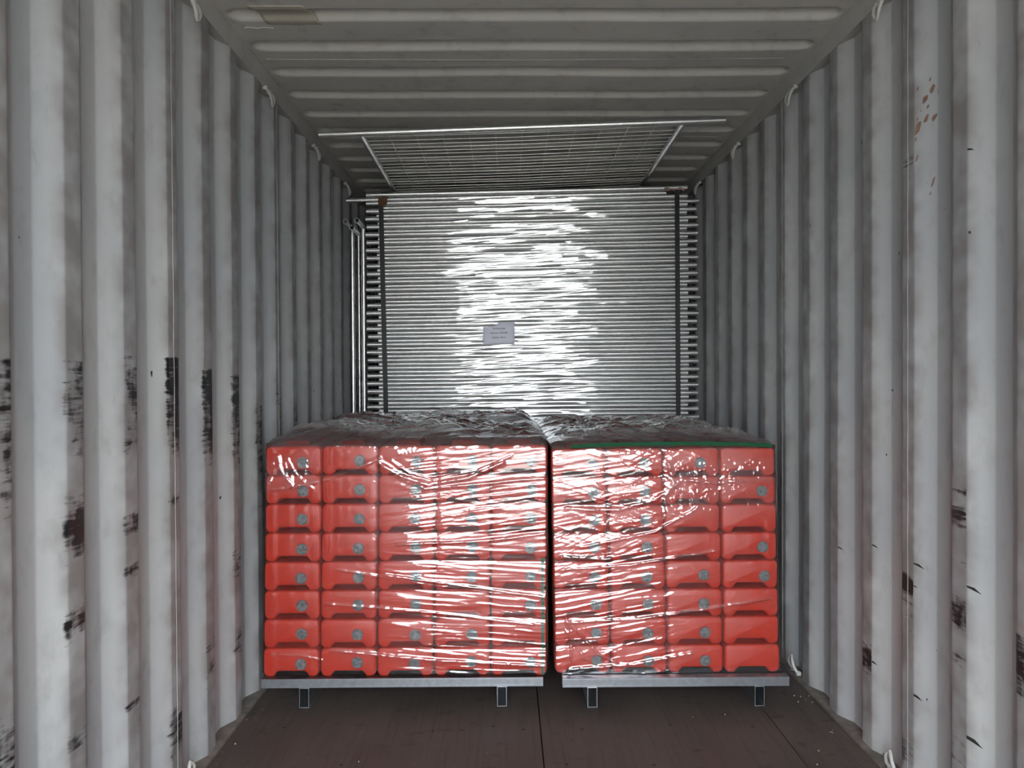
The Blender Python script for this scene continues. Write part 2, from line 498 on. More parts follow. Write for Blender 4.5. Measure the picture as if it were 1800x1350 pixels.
# repaired end of one rib at the left, with a weld bead
xs = np.linspace(-0.92, -0.715, 18); ys = np.linspace(2.772, 2.915, 22)
X, Y = np.meshgrid(xs, ys, indexing='ij')
d = np.abs(Y-RIB0); Zp = Z_ROOF - 0.004 + 0.013*(1-sstep(0.012, 0.046, d)) - 0.002*(X+0.92)
skew = (Y-2.84)*0.25
v = np.stack([X+skew, Y, Zp], -1).reshape(-1, 3)
o = link(bpy.data.objects.new('repair_patch', mesh_np('repair_patch', v, grid_faces(18, 22, flip=True), M['patch'])), ceil)
sm = o.modifiers.new('thickness', 'SOLIDIFY'); sm.thickness = 0.003; sm.offset = -1
mb = MB(); mb.path([(-1.0+i*0.011, 2.945-0.004*math.sin(i*1.1), Z_ROOF-0.003) for i in range(11)], 0.0035, 7)
mb.build('weld_bead', M['weld'], ceil)

# floor: plywood sheets with seams ----------------------------------------------------
floor = empty('floor'); tag(floor, 'dark worn plywood floor of the container', kind='structure')
xcuts = [XL-0.03, 0.121, 1.022, XR+0.03]
ycuts = [DOOR_Y, -0.4, 2.0, 4.4, 6.8, 9.2, Y_BACK]
for i in range(3):
    for j in range(len(ycuts)-1):
        g = 0.0018
        x0, x1, y0_, y1_ = xcuts[i]+g, xcuts[i+1]-g, ycuts[j]+g, ycuts[j+1]-g
        b = 0.0015
        mb = MB()
        mb.box((x0, y0_, -0.028), (x1, y1_, -b))
        mb.add([(x0,y0_,-b),(x1,y0_,-b),(x1,y1_,-b),(x0,y1_,-b),(x0+b,y0_+b,0),(x1-b,y0_+b,0),(x1-b,y1_-b,0),(x0+b,y1_-b,0)],
               [(4,5,6,7),(0,1,5,4),(1,2,6,5),(2,3,7,6),(3,0,4,7)])
        mb.build('floor_board', M['floor'], floor, smooth=False)
mb = MB(); mb.box((XL-0.1, DOOR_Y, -0.10), (XR+0.1, Y_BACK, -0.030)); mb.build('floor_bearer', M['hole'], floor, smooth=False)
mb = MB(); mb.add([(0.007*math.cos(a), 0.007*math.sin(a), 0.0006) for a in np.linspace(0, 6.2832, 9)[:-1]] + [(0.004*math.cos(a), 0.004*math.sin(a), 0.0012) for a in np.linspace(0, 6.2832, 9)[:-1]],
                  [(k, (k+1) % 8, 8+(k+1) % 8, 8+k) for k in range(8)] + [tuple(range(8, 16))])
screw_me = mb.mesh('floor_screw', M['hole'])
for (sx, sy) in ((-0.86, 2.905), (-0.286, 2.864), (-0.178, 2.868), (0.056, 2.87), (-0.06, 2.90), (0.28, 2.87), (0.62, 2.90), (0.93, 2.88), (-0.58, 2.62), (0.5, 2.60), (0.2, 2.61)):
    o = link(bpy.data.objects.new('floor_screw', screw_me), floor); o.location = (sx, sy, 0)

# rust spatter and scratches on the right wall: thin stains on the slope that starts at y = 2.404
def slope_pt(y_edge, t, z, lift=0.0012):
    """point on a door-facing slope of the right wall, t from the inner edge (0) to the outer (1)"""
    n = Vector((-0.068, -0.036, 0)).normalized()
    dent = 0.004*(float(vnoise(np.array([(y_edge-0.068*t)*2.2]), np.array([z*1.4]), 4)[0])-0.5)
    p = Vector((XR + DEPTH*t + dent, y_edge - 0.068*t, z)) + n*lift
    return p
def spot(y_edge, t, z, rt, rz, mat, name, parent, seed, lean=0.0):
    r = random.Random(seed); pts = []
    for k in range(12):
        a = 2*math.pi*k/12; q = r.uniform(0.75, 1.15)
        dz = math.sin(a)*rz*q
        pts.append(slope_pt(y_edge, t + (math.cos(a)*rt*q + lean*dz)/0.077, z + dz))
    c = slope_pt(y_edge, t, z, 0.0012)
    mb = MB(); mb.add([c]+pts, [(0, 1+k, 1+(k+1) % 12) for k in range(12)][::1])
    return mb.build(name, mat, parent)
for i, (t_, z_, rt, rz) in enumerate(((0.685, 2.251, .003, .006), (0.155, 2.236, .004, .007), (0.78, 2.22, .008, .014), (1.08, 2.213, .006, .014), (0.47, 2.196, .008, .013),
        (0.59, 2.17, .004, .006), (0.145, 2.141, .003, .006), (0.52, 2.135, .007, .012), (0.855, 2.13, .009, .011), (0.17, 2.114, .009, .022), (0.075, 2.08, .003, .007),
        (0.805, 1.933, .004, .016), (0.375, 2.188, .002, .003), (0.3, 2.164, .002, .003), (0.13, 2.02, .003, .012), (0.7, 1.90, .002, .006))):
    spot(2.396, t_, z_, rt, rz, M['rust'], 'rust_spot', walls['right'], 100+i, 0.35)
for i, (ye, z_) in enumerate(((2.952, 0.668), (2.674, 0.738), (2.396, 0.741), (2.118, 0.745), (2.396, 0.322), (2.118, 0.320), (2.674, 0.324), (2.396, 0.67), (2.118, 1.967))):
    L = (0.36, 0.34, 0.5, 0.55, 0.4, 0.6, 0.3, 0.2, 0.25)[i]; hz = (0.003, 0.003, 0.0026, 0.003, 0.005, 0.006, 0.004, 0.002, 0.003)[i]
    a = slope_pt(ye, 0.0, z_ + hz); b = slope_pt(ye, 0.0, z_ - hz*0.6); c = slope_pt(ye, L, z_ - 0.012*L/0.5); d = slope_pt(ye, L*0.5, z_ + hz*0.4)
    mb = MB(); mb.add([a, b, c, d], [(0, 1, 2, 3)]); mb.build('scratch', M['scratch'], walls['right'], smooth=False)

# open door end: corner posts, header, sill, yard outside
for i, (x0, x1) in enumerate(((XL-0.12, XL+0.012), (XR-0.012, XR+0.12))):
    mb = MB(); mb.box((x0, DOOR_Y-0.10, -0.10), (x1, DOOR_Y+0.02, Z_ROOF+0.05))
    tag(mb.build('trim_%d' % (5+i), M['rail'], smooth=False), ('left', 'right')[i] + ' steel corner post of the open door end', kind='structure')
mb = MB(); mb.box((XL-0.12, DOOR_Y-0.10, 2.585), (XR+0.12, DOOR_Y+0.02, Z_ROOF+0.10))
tag(mb.build('trim_7', M['rail'], smooth=False), 'steel header beam above the open door end', kind='structure')
mb = MB(); mb.box((XL-0.12, DOOR_Y-0.10, -0.14), (XR+0.12, DOOR_Y, 0.004))
tag(mb.build('trim_8', M['rail'], smooth=False), 'steel sill under the open door end', kind='structure')
mb = MB(); mb.add([(-60, -80, -1.25), (60, -80, -1.25), (60, 40, -1.25), (-60, 40, -1.25)], [(0, 1, 2, 3)])
tag(mb.build('ground', M['ground'], smooth=False), 'grey concrete yard outside the open container', kind='structure')

# ------------------------------------------------------------------ pallets of red fence feet
FW, FH, FL = 0.2268, 0.1165, 0.555        # one foot: width, height, length

def foot_outline(n=5):
    """front outline of a foot, counter-clockwise seen from the front (x right, z up), origin bottom centre"""
    w, h = FW/2, FH
    pts = []
    def arc(cx, cz, r, a0, a1):
        for k in range(n+1):
            a = math.radians(a0 + (a1-a0)*k/n); pts.append((cx+r*math.cos(a), cz+r*math.sin(a)))
    arc(-w+0.023, 0.023, 0.023, 180, 270)
    arc(-w+0.034, 0.014, 0.014, 270, 340)
    arc(-w+0.0605, 0.0145, 0.0065, 160, 90)
    arc(w-0.0605, 0.0145, 0.0065, 90, 20)
    arc(w-0.034, 0.014, 0.014, 200, 270)
    arc(w-0.023, 0.023, 0.023, 270, 360)
    arc(w-0.021, h-0.021, 0.021, 0, 90)
    arc(-w+0.021, h-0.021, 0.021, 90, 180)
    out = []
    for p in pts:
        if not out or math.hypot(p[0]-out[-1][0], p[1]-out[-1][1]) > 1e-4: out.append(p)
    return out

def foot_mesh():
    P = np.array(foot_outline()); n = len(P)
    t = np.roll(P, -1, 0) - np.roll(P, 1, 0); t /= np.linalg.norm(t, axis=1)[:, None]
    nin = np.stack([-t[:, 1], t[:, 0]], 1)            # inward normals
    rings = [(0.0, 0.0095), (0.0015, 0.0052), (0.0045, 0.0022), (0.009, 0.0005), (0.015, 0.0)]
    rings = rings + [(FL-a, b) for a, b in rings[::-1]]
    v, f = [], []
    for y, ins in rings:
        Q = P + nin*ins
        Q[:, 1] = np.maximum(Q[:, 1], 0.0)
        v += [(q[0], y, q[1]) for q in Q]
    for i in range(len(rings)-1):
        for k in range(n):
            f.append((i*n+k, i*n+(k+1) % n, (i+1)*n+(k+1) % n, (i+1)*n+k))
    f.append(tuple(range(n))[::-1]); f.append(tuple((len(rings)-1)*n+k for k in range(n)))
    mb = MB(); mb.add(v, f)
    me = mb.mesh('ballast_block', M['red'], True, 60)
    return me

def rib_mesh():
    """raised locating rib along the top of a foot (it drops into the notch of the foot above)"""
    mb = MB()
    for (ya, yb) in ((0.055, 0.25), (0.305, 0.50)):
        w0, w1, h = 0.052, 0.044, 0.017
        mb.add([(-w0, ya, FH-0.002), (w0, ya, FH-0.002), (w0, yb, FH-0.002), (-w0, yb, FH-0.002),
                (-w1, ya+0.012, FH+h), (w1, ya+0.012, FH+h), (w1, yb-0.012, FH+h), (-w1, yb-0.012, FH+h)],
               [(4, 5, 6, 7), (0, 1, 5, 4), (1, 2, 6, 5), (2, 3, 7, 6), (3, 0, 4, 7)])
    return mb.mesh('top_rib', M['red'], False)

def plug_mesh():
    mb = MB(); n = 22
    prof = [(0.0, -0.0012), (0.0165, -0.0012), (0.0178, -0.0028), (0.0208, -0.0028), (0.0218, -0.001), (0.0218, 0.006)]
    v = [(0, prof[0][1], 0)]; f = []
    for r, y in prof[1:]:
        v += [(r*math.cos(2*math.pi*k/n), y, r*math.sin(2*math.pi*k/n)) for k in range(n)]
    for k in range(n): f.append((0, 1+k, 1+(k+1) % n))
    for i in range(len(prof)-2):
        for k in range(n):
            f.append((1+i*n+k, 1+(i+1)*n+k, 1+(i+1)*n+(k+1) % n, 1+i*n+(k+1) % n))
    return mb.add(v, f).mesh('filler_plug', M['plug'], True, 40)

ME_FOOT, ME_RIB, ME_PLUG = foot_mesh(), rib_mesh(), plug_mesh()
ORD = ['top', 'second', 'third', 'fourth', 'fifth', 'sixth', 'seventh', 'bottom']
COLN = ['first', 'second', 'third', 'fourth', 'fifth']

def make_foot(loc, sz, plug, label, group, rib=True, rz=0.0):
    o = bpy.data.objects.new('ballast_block', ME_FOOT); COL.objects.link(o)
    o.location = loc; o.scale = (1, 1, sz); o.rotation_euler = (0, 0, rz)
    tag(o, label, 'fence foot', group)
    if rib:
        link(bpy.data.objects.new('top_rib', ME_RIB), o)
    if plug:
        p = link(bpy.data.objects.new('filler_plug', ME_PLUG), o)
        p.location = (plug[0], 0.0, plug[1]); p.scale = (1.08, 1, 1.08); p.rotation_euler = (0, rng.uniform(0, 6.28), 0)
        p['label'] = 'scuffed grey round filler plug'
    return o

DECK = 0.117
STACKS = {
    'left': dict(y=3.092, sz=1.012, n=5, xb=(-1.004, -0.766, -0.534, -0.303, -0.065, 0.160), xt=(-0.983, -0.756, -0.518, -0.291, -0.062, 0.164),
                 noplug={(5, 3), (6, 4)}),
    'right': dict(y=3.108, sz=0.992, n=4, xb=(0.189, 0.416, 0.652, 0.879, 1.121), xt=(0.178, 0.407, 0.637, 0.871, 1.1015),
                  noplug={(0, 3), (1, 2), (2, 2), (2, 3), (3, 2), (5, 3), (6, 3), (7, 3)}),
}
for side, S in STACKS.items():
    dz = FH*S['sz']
    for r in range(8):
        for c in range(S['n']):
            k = (7-r)/7.0
            el = S['xb'][0]*(1-k) + S['xt'][0]*k; er = S['xb'][-1]*(1-k) + S['xt'][-1]*k      # stack edges at this height
            pc = (er-el)/S['n']
            xc = el + (c+0.5)*pc + rng.uniform(-0.0008, 0.0008)
            z = DECK + (7-r)*dz
            where = f'{side} stack'
            for d in range(3):
                y = S['y'] + d*(FL+0.004) + (rng.uniform(0, 0.006) if d == 0 else 0)
                plug = None
                if d == 0:
                    has = (r, c) not in S['noplug']
                    if has: plug = (FW*(0.17 + rng.uniform(-0.008, 0.012)) + (0.018 if side == 'right' and c in (0, 3) else 0) + (0.010 if side == 'left' and c == 4 else 0),
                                    FH*(0.47 + rng.uniform(-0.04, 0.03)))
                    lab = f'red fence foot in {side} stack, {ORD[r]} row, {COLN[c]} column from left, ' + ('grey plug' if has else 'no plug')
                    grp = f'red plastic fence feet facing the door in the {side} stack'
                elif r == 0:
                    lab = f'red fence foot under film atop {side} stack, {("", "middle", "rearmost")[d]} of its row, {COLN[c]} from left'
                    grp = f'red plastic fence feet along the top of the {side} stack'
                else:
                    lab = f'red fence foot buried inside the {side} wrapped stack behind the front ones'
                    grp = f'red plastic fence feet buried inside the {side} stack'
                make_foot((xc, y, z), S['sz'], plug, lab, grp, rib=(r == 0), rz=rng.uniform(-0.001, 0.001) if d == 0 else 0)

# steel pallets -------------------------------------------------------------------------
def pallet(side, x0, x1, y0, legs):
    o = empty('steel_pallet', ((x0+x1)/2, y0, 0))
    tag(o, f'galvanised steel pallet with box-section skids under the {side} red stack', 'pallet', 'galvanised steel pallets')
    L = 1.70; cx = (x0+x1)/2
    for k, yy in enumerate((0.0, 0.56, 1.12, L-0.04)):
        mb = MB(); a, b = x0-cx, x1-cx; t = 0.0025
        z0, z1 = 0.080, DECK-0.0005
        # hollow box beam, open ends left and right, grooved face
        mb.box((a, yy, z0), (b, yy+0.04, z1))
        mb.box((a, yy-0.0012, z0+0.004), (b, yy, z0+0.007)); mb.box((a, yy-0.0012, z1-0.007), (b, yy, z1-0.004))
        mb.build('cross_beam', M['galv_pallet'], o, smooth=False)
    for lx in legs:
        mb = MB(); w = 0.020; t = 0.0028; x = lx-cx; h = 0.0805
        ya, yb = -0.004, L+0.004
        mb.box((x-w, ya, 0.0), (x-w+t, yb, h)); mb.box((x+w-t, ya, 0.0), (x+w, yb, h))
        mb.box((x-w+t, ya, 0.0), (x+w-t, yb, t)); mb.box((x-w+t, ya, h-t), (x+w-t, yb, h))
        mb.box((x-w+t, ya+0.30, t), (x+w-t, ya+0.31, h-t))
        sk = mb.build('skid', M['galv_pallet'], o, smooth=False)
        mb = MB()
        mb.path([(x-w*0.9+i*w*0.3, ya-0.001-0.001*(i % 2), h+0.0015) for i in range(7)], 0.0024, 6)
        mb.build('weld_bead', M['galv_pallet'], sk)
    mb = MB(); mb.box((x0-cx+0.01, 0.041, DECK-0.012), (x1-cx-0.01, L-0.041, DECK-0.003))
    mb.build('deck_sheet', M['hole'], o, smooth=False)
pallet('left', -1.004, 0.141, 3.078, (-0.829, -0.027))
pallet('right', 0.219, 1.139, 3.062, (0.339, 1.017))

# straps --------------------------------------------------------------------------------
mb = MB()
mb.box((0.135, 3.0885, DECK+0.006), (0.1475, 3.0893, 0.60))
tag(mb.build('plastic_strap', M['strap_green'], smooth=False), 'green plastic strap running up the right edge of the left red stack', 'strap')
mb = MB(); pts = []
zr = DECK + 8*FH*0.992
sp = [(0.26, 0.004), (0.40, 0.010), (0.62, 0.013), (0.85, 0.012), (1.0, 0.008), (1.085, 0.002)]
for (xa, za), (xb_, zb_) in zip(sp[:-1], sp[1:]):
    q = [(xa, 3.0975, zr+za), (xb_, 3.0975, zr+zb_), (xb_, 3.1075, zr+zb_+0.0145), (xa, 3.1075, zr+za+0.0145)]
    mb.add(q + [(x_, y_-0.0007, z_+0.0005) for x_, y_, z_ in q], [(3, 2, 1, 0), (4, 5, 6, 7), (0, 1, 5, 4), (2, 3, 7, 6)])
tag(mb.build('plastic_strap', M['strap_green'], smooth=False), 'green plastic strap lying across the top of the right red stack', 'strap')

# ------------------------------------------------------------------ stretch film
def fold(X, Z, pts, width, height):
    """ridge along a polyline, returns height and closeness"""
    best = np.full(X.shape, 9.0)
    for (x0, z0), (x1, z1) in zip(pts[:-1], pts[1:]):
        dx, dz = x1-x0, z1-z0; L2 = dx*dx+dz*dz
        t = np.clip(((X-x0)*dx + (Z-z0)*dz)/L2, 0, 1)
        best = np.minimum(best, np.hypot(X-x0-t*dx, Z-z0-t*dz))
    g = np.exp(-(best/width)**2)
    return g*height, g

def streaks(X, Z, ang, lx, lz, seed, ridged=True, p=1.5):
    c, s = math.cos(ang), math.sin(ang)
    u = X*c + Z*s; w = -X*s + Z*c
    n = vnoise(u/lx + 37.1, w/lz + 11.7, seed)
    return (1-np.abs(2*n-1))**p if ridged else n

def crinkle(X, Z, l, seed):
    return 0.6*(1-np.abs(2*vnoise(X/l, Z/l, seed)-1))**2 + 0.4*(1-np.abs(2*vnoise(X/l*2.1+5, Z/l*2.1, seed+1)-1))**2

def film_stack(side, S, seed):
    dz = FH*S['sz']; ztop = DECK + 8*dz
    ext = lambda q: (q[0]-0.002, q[-1]+0.002)
    x0, x1 = ext(S['xb']); xt0, xt1 = ext(S['xt'])
    yf = S['y'] - 0.004; yb = S['y'] + 3*(FL+0.004)
    nx = 300
    u = np.linspace(0, 1, nx)
    zlo = DECK + 0.012 if side == 'left' else DECK + 0.002
    zf = np.arange(zlo, ztop-0.016, 0.0033)
    ar = np.linspace(0, math.pi/2, 9)[1:]
    yt = np.linspace(0.024, yb-yf, 190)[1:]
    # path: (kind 0 front / 1 top, y offset, z, normal)
    py = np.concatenate([np.zeros(len(zf)), 0.020-0.020*np.cos(ar), yt])
    pz = np.concatenate([zf, ztop-0.016+0.022*np.sin(ar), np.full(len(yt), ztop+0.006)])
    ny = np.concatenate([-np.ones(len(zf)), -np.cos(ar), np.zeros(len(yt))])
    nz = np.concatenate([np.zeros(len(zf)), np.sin(ar), np.ones(len(yt))])
    U, PZ = np.meshgrid(u, pz, indexing='ij')
    PY = np.repeat(py[None, :], nx, 0); NY = np.repeat(ny[None, :], nx, 0); NZ = np.repeat(nz[None, :], nx, 0)
    k = np.clip((PZ-DECK)/(ztop-DECK), 0, 1)
    X = (x0*(1-k)+xt0*k)*(1-U) + (x1*(1-k)+xt1*k)*U
    top = sstep(0.2, 0.9, NZ)
    S_ = PZ + PY                                  # path length coordinate
    # ---- front sheet
    col = np.abs(((U*S['n'])+0.5) % 1-0.5)/S['n']*(x1-x0)      # distance to nearest column gap
    row = np.abs(((PZ-DECK)/dz+0.5) % 1-0.5)*dz
    dip = -0.0008*np.exp(-(col/0.02)**2) - 0.0022*np.exp(-(row/0.016)**2)
    h = dip
    e = 0.010
    edge = np.minimum(X-X.min(0), X.max(0)-X)
    h = h - 0.009*np.clip(1-edge/e, 0, 1)**2
    m_low = 0.55+0.45*vnoise(X*3+seed, PZ*4, seed)
    if side == 'left':
        calm = 0.10+0.90*sstep(-0.62, -0.30, X)                # two left columns lie smooth
        a1, a2 = -0.10, -0.03
    else:
        calm = 1.0-0.80*sstep(0.62, 0.80, X)*sstep(0.95, 0.85, PZ)
        a1, a2 = 0.20, 0.10
    upper = sstep(0.55, 0.75, PZ)
    lowr = 1-upper
    lo = 0.0026*streaks(X, PZ, a1, 0.30, 0.024, seed+1, p=3) + 0.0018*streaks(X, PZ, a2, 0.22, 0.013, seed+2, p=2.5) \
        + 0.0010*streaks(X, PZ, a2, 0.5, 0.034, seed+3, False) + 0.0009*streaks(X, PZ, a2*0.6, 0.18, 0.008, seed+31, p=2)
    hi = 0.0020*streaks(X, PZ, -a1*0.8 if side == 'left' else -0.30, 0.20, 0.018, seed+4, p=2.5) + 0.0020*streaks(X, PZ, 0.12, 0.2, 0.016, seed+5, p=2.5) \
        + 0.0012*streaks(X, PZ, 0.05, 0.4, 0.04, seed+6, False) + 0.0009*streaks(X, PZ, 0.22, 0.16, 0.008, seed+32, p=2)
    st = lo*lowr + hi*upper
    st2 = 0.0012*streaks(X, PZ, 0.45 if side == 'right' else -0.2, 0.16, 0.011, seed+7)*sstep(0.45, 0.6, vnoise(X*5, PZ*5, seed+8))
    h = h + 1.15*(st + st2)*calm*m_low
    hz = 0.012 + 0.02*vnoise(X*6, PZ*6, seed+9) + 0.03*calm
    folds = []
    if side == 'left':
        folds = [([(-0.96, 0.885), (-0.83, 0.905), (-0.72, 0.93), (-0.62, 0.965), (-0.52, 1.01)], 0.007, 0.005),
                 ([(-0.93, 1.02), (-0.92, 0.96), (-0.87, 0.90)], 0.008, 0.004), ([(-0.89, 1.01), (-0.86, 0.95), (-0.79, 0.89)], 0.004, 0.003),
                 ([(-0.93, 0.98), (-0.96, 0.93), (-0.97, 0.90)], 0.004, 0.003),
                 ([(-0.52, 0.99), (-0.44, 0.94), (-0.32, 0.90), (-0.16, 0.93), (-0.02, 0.99)], 0.010, 0.006),
                 ([(-0.50, 0.96), (-0.42, 0.92), (-0.33, 0.885)], 0.004, 0.003), ([(-0.34, 0.885), (-0.1, 0.905), (0.06, 0.92), (0.15, 0.925)], 0.006, 0.005),
                 ([(-0.47, 1.0), (-0.40, 0.95), (-0.30, 0.925), (-0.12, 0.96), (0.02, 1.02)], 0.004, 0.003),
                 ([(-0.50, 0.535), (-0.2, 0.49), (0.15, 0.44)], 0.006, 0.005), ([(-0.7, 0.56), (-0.35, 0.50), (-0.02, 0.455)], 0.004, 0.003),
                 ([(-0.75, 0.42), (-0.35, 0.385), (0.1, 0.33)], 0.005, 0.004), ([(-0.72, 0.23), (-0.3, 0.185), (0.15, 0.16)], 0.006, 0.005),
                 ([(-0.96, 0.215), (-0.85, 0.21), (-0.76, 0.19)], 0.004, 0.003), ([(-0.45, 0.66), (-0.1, 0.67), (0.15, 0.70)], 0.006, 0.005)]
    else:
        folds = [([(0.24, 0.80), (0.45, 0.79), (0.60, 0.83), (0.70, 0.90)], 0.008, 0.005), ([(0.66, 0.98), (0.68, 0.90), (0.64, 0.84), (0.66, 0.77)], 0.010, 0.006),
                 ([(0.76, 0.86), (0.78, 0.80), (0.72, 0.76), (0.66, 0.78)], 0.006, 0.005), ([(0.66, 0.92), (0.85, 0.90), (1.08, 0.915)], 0.006, 0.004),
                 ([(0.30, 0.64), (0.6, 0.70), (0.78, 0.80)], 0.005, 0.004), ([(0.24, 0.33), (0.55, 0.345), (0.80, 0.38), (1.08, 0.425)], 0.006, 0.005),
                 ([(0.24, 0.55), (0.5, 0.565), (0.85, 0.62)], 0.005, 0.004), ([(0.22, 0.60), (0.42, 0.59)], 0.008, 0.005),
                 ([(0.235, 0.36), (0.26, 0.22), (0.245, 0.13)], 0.004, 0.004), ([(0.235, 0.30), (0.31, 0.19), (0.38, 0.14)], 0.004, 0.004),
                 ([(0.24, 0.34), (0.37, 0.20), (0.50, 0.135)], 0.004, 0.004), ([(0.25, 0.14), (0.5, 0.155), (0.75, 0.20)], 0.008, 0.006)]
    fh = np.zeros_like(h); fg = np.zeros_like(h)
    for pts, w, hh in folds:
        a, g = fold(X, PZ, pts, w, hh); fh = np.maximum(fh, a); fg = np.maximum(fg, g)
    h = h + fh*(0.7+0.6*vnoise(X*60, PZ*60, seed+12))
    hz = hz + 0.15*fg
    if side == 'right':      # crushed, sparkling patch in the two upper right columns
        cm = sstep(0.62, 0.68, X)*sstep(0.72, 0.86, PZ)*sstep(1.02, 0.97, PZ)*(0.25+0.75*vnoise(X*9, PZ*9, 77))
        h = h + 0.0042*crinkle(X, PZ, 0.020, seed+13)*cm; hz = hz + 0.10*cm
    else:
        cm = sstep(-0.74, -0.84, X)*sstep(0.86, 0.92, PZ)*sstep(1.04, 0.98, PZ)
        h = h + 0.0035*crinkle(X, PZ, 0.026, seed+13)*cm; hz = hz + 0.06*cm
    # ---- top sheet, loose and crumpled
    Yt = PY
    big = 0.050*(vnoise(X*3.2+seed, Yt*2.6, seed+14)-0.35) + 0.032*(vnoise(X*8, Yt*6, seed+15)-0.4)
    cr = 0.019*streaks(X, Yt, 0.6 if side == 'left' else -0.45, 0.22, 0.045, seed+16, p=2.5) + 0.009*streaks(X, Yt, 0.25, 0.15, 0.022, seed+17) \
        + 0.007*streaks(X, Yt, 1.1 if side == 'left' else -0.9, 0.25, 0.03, seed+18) + 0.008*crinkle(X, Yt, 0.05, seed+19)
    rise = sstep(0.03, 0.25, Yt)*sstep(0.0, 0.10, edge)
    ht = 0.018*sstep(0.02, 0.06, Yt) + np.maximum(big, -0.004)*rise + cr*(0.25+0.75*rise)
    ht = ht - 0.014*np.clip(1-edge/0.03, 0, 1)**2
    H = h*(1-top) + ht*top
    ht_hz = 0.14 + 1.0*sstep(0.44, 0.66, 0.6*vnoise(X*4, Yt*3, seed+20)+0.4*streaks(X, Yt, 0.5 if side == 'left' else -0.4, 0.2, 0.03, seed+21))*sstep(0.05, 0.3, Yt)
    hz = hz*(1-top) + ht_hz*top
    Y = yf + PY + NY*H; Zz = PZ + NZ*H
    v = np.stack([X, Y, Zz], -1).reshape(-1, 3)
    root = link(bpy.data.objects.new('stretch_film', mesh_np('stretch_film', v, grid_faces(nx, len(pz), flip=False), M['film'], attrs={'haze': hz})))
    tag(root, f'clear crumpled stretch film wrapped around the {side} stack of red fence feet', 'plastic film', 'clear films around the red stacks')
    # side and back sheets
    def sheet(name, p):
        a = np.array(p[0]); b = np.array(p[1]); lean = np.array(p[2])     # two bottom corners, sideways lean of each at the top
        nu, nv = 60, 40
        UU, VV = np.meshgrid(np.linspace(0, 1, nu), np.linspace(DECK+0.012, ztop+0.012, nv), indexing='ij')
        d = b-a; nrm = np.array([d[1], -d[0]]); nrm = nrm/np.linalg.norm(nrm)
        w = 0.0012*vnoise(UU*12, VV*30, seed+30)
        XX = a[0]+d[0]*UU + nrm[0]*w + (lean[0]*(1-UU)+lean[1]*UU)*(VV-DECK)/(ztop-DECK); YY = a[1]+d[1]*UU + nrm[1]*w
        vv = np.stack([XX, YY, VV], -1).reshape(-1, 3)
        o = mesh_np(name, vv, grid_faces(nu, nv), M['film'], attrs={'haze': np.full(nu*nv, 0.08)})
        link(bpy.data.objects.new(name, o), root)
    sheet('side_sheet', ((x0-0.001, yb), (x0-0.001, yf+0.02), (xt0-x0, xt0-x0)))
    sheet('side_sheet', ((x1+0.001, yf+0.02), (x1+0.001, yb), (xt1-x1, xt1-x1)))
    sheet('back_sheet', ((x1, yb+0.004), (x0, yb+0.004), (xt1-x1, xt0-x0)))
    return root
film_stack('left', STACKS['left'], 40)
film_stack('right', STACKS['right'], 90)

# ------------------------------------------------------------------ fence panels
TR = 0.016                     # tube radius
PL, PD, INSET = 2.10, 2.25, 0.214      # upright length, rail length between uprights, rail inset from upright end

def panel_meshes(pd, rr=TR*0.98):
    up = MB().pipe((0, 0, 0), (PL, 0, 0), TR, 0.002, 16).mesh('upright', M['galv'])
    ra = MB().pipe((0, TR*0.6, 0), (0, pd-TR*0.6, 0), rr, 0.002, 12).mesh('rail', M['galv'])
    return up, ra
def wire(p0, p1, r=0.0019):
    return MB().path([p0, p1], r, 4, caps=False)
def mesh_infill(pd):
    mb = MB()
    n = int(pd/0.06)
    for i in range(1, n):
        mb.path([(INSET, i*pd/n, 0.0), (PL-INSET, i*pd/n, 0.0)], 0.0021, 4, caps=False)
    for j in range(1, 11):
        x = INSET + j*(PL-2*INSET)/11
        mb.path([(x, 0, 0.004), (x, pd, 0.004)], 0.0021, 4, caps=False)
    return mb.mesh('wire_mesh', M['galv_wire'], True, 80)
UPR, RAIL_A = panel_meshes(PD)
_, RAIL_B = panel_meshes(PD-0.05, 0.0078)
_, RAIL_T = panel_meshes(PD, 0.0078)       # slimmer rails of the nested panels
INF_A, INF_B = mesh_infill(PD), mesh_infill(PD-0.05)

def fence_panel(mat, label, group, alt=False, infill=True, slim=False):
    o = empty('temporary_fence'); o.matrix_world = mat
    tag(o, label, 'fence panel', group)
    pd = PD-0.05 if alt else PD
    for y in (0.0, pd):
        c = link(bpy.data.objects.new('upright', UPR), o); c.location = (0, y, 0)
    for x in (INSET, PL-INSET):
        c = link(bpy.data.objects.new('rail', RAIL_B if alt else (RAIL_T if slim else RAIL_A)), o); c.location = (x, 0, 0)
    if infill:
        c = link(bpy.data.objects.new('wire_mesh', INF_B if alt else INF_A), o)
    return o

def nth(n):
    if 10 <= n % 100 <= 20: return f'{n}th'
    return f"{n}{ {1: 'st', 2: 'nd', 3: 'rd'}.get(n % 10, 'th') }"

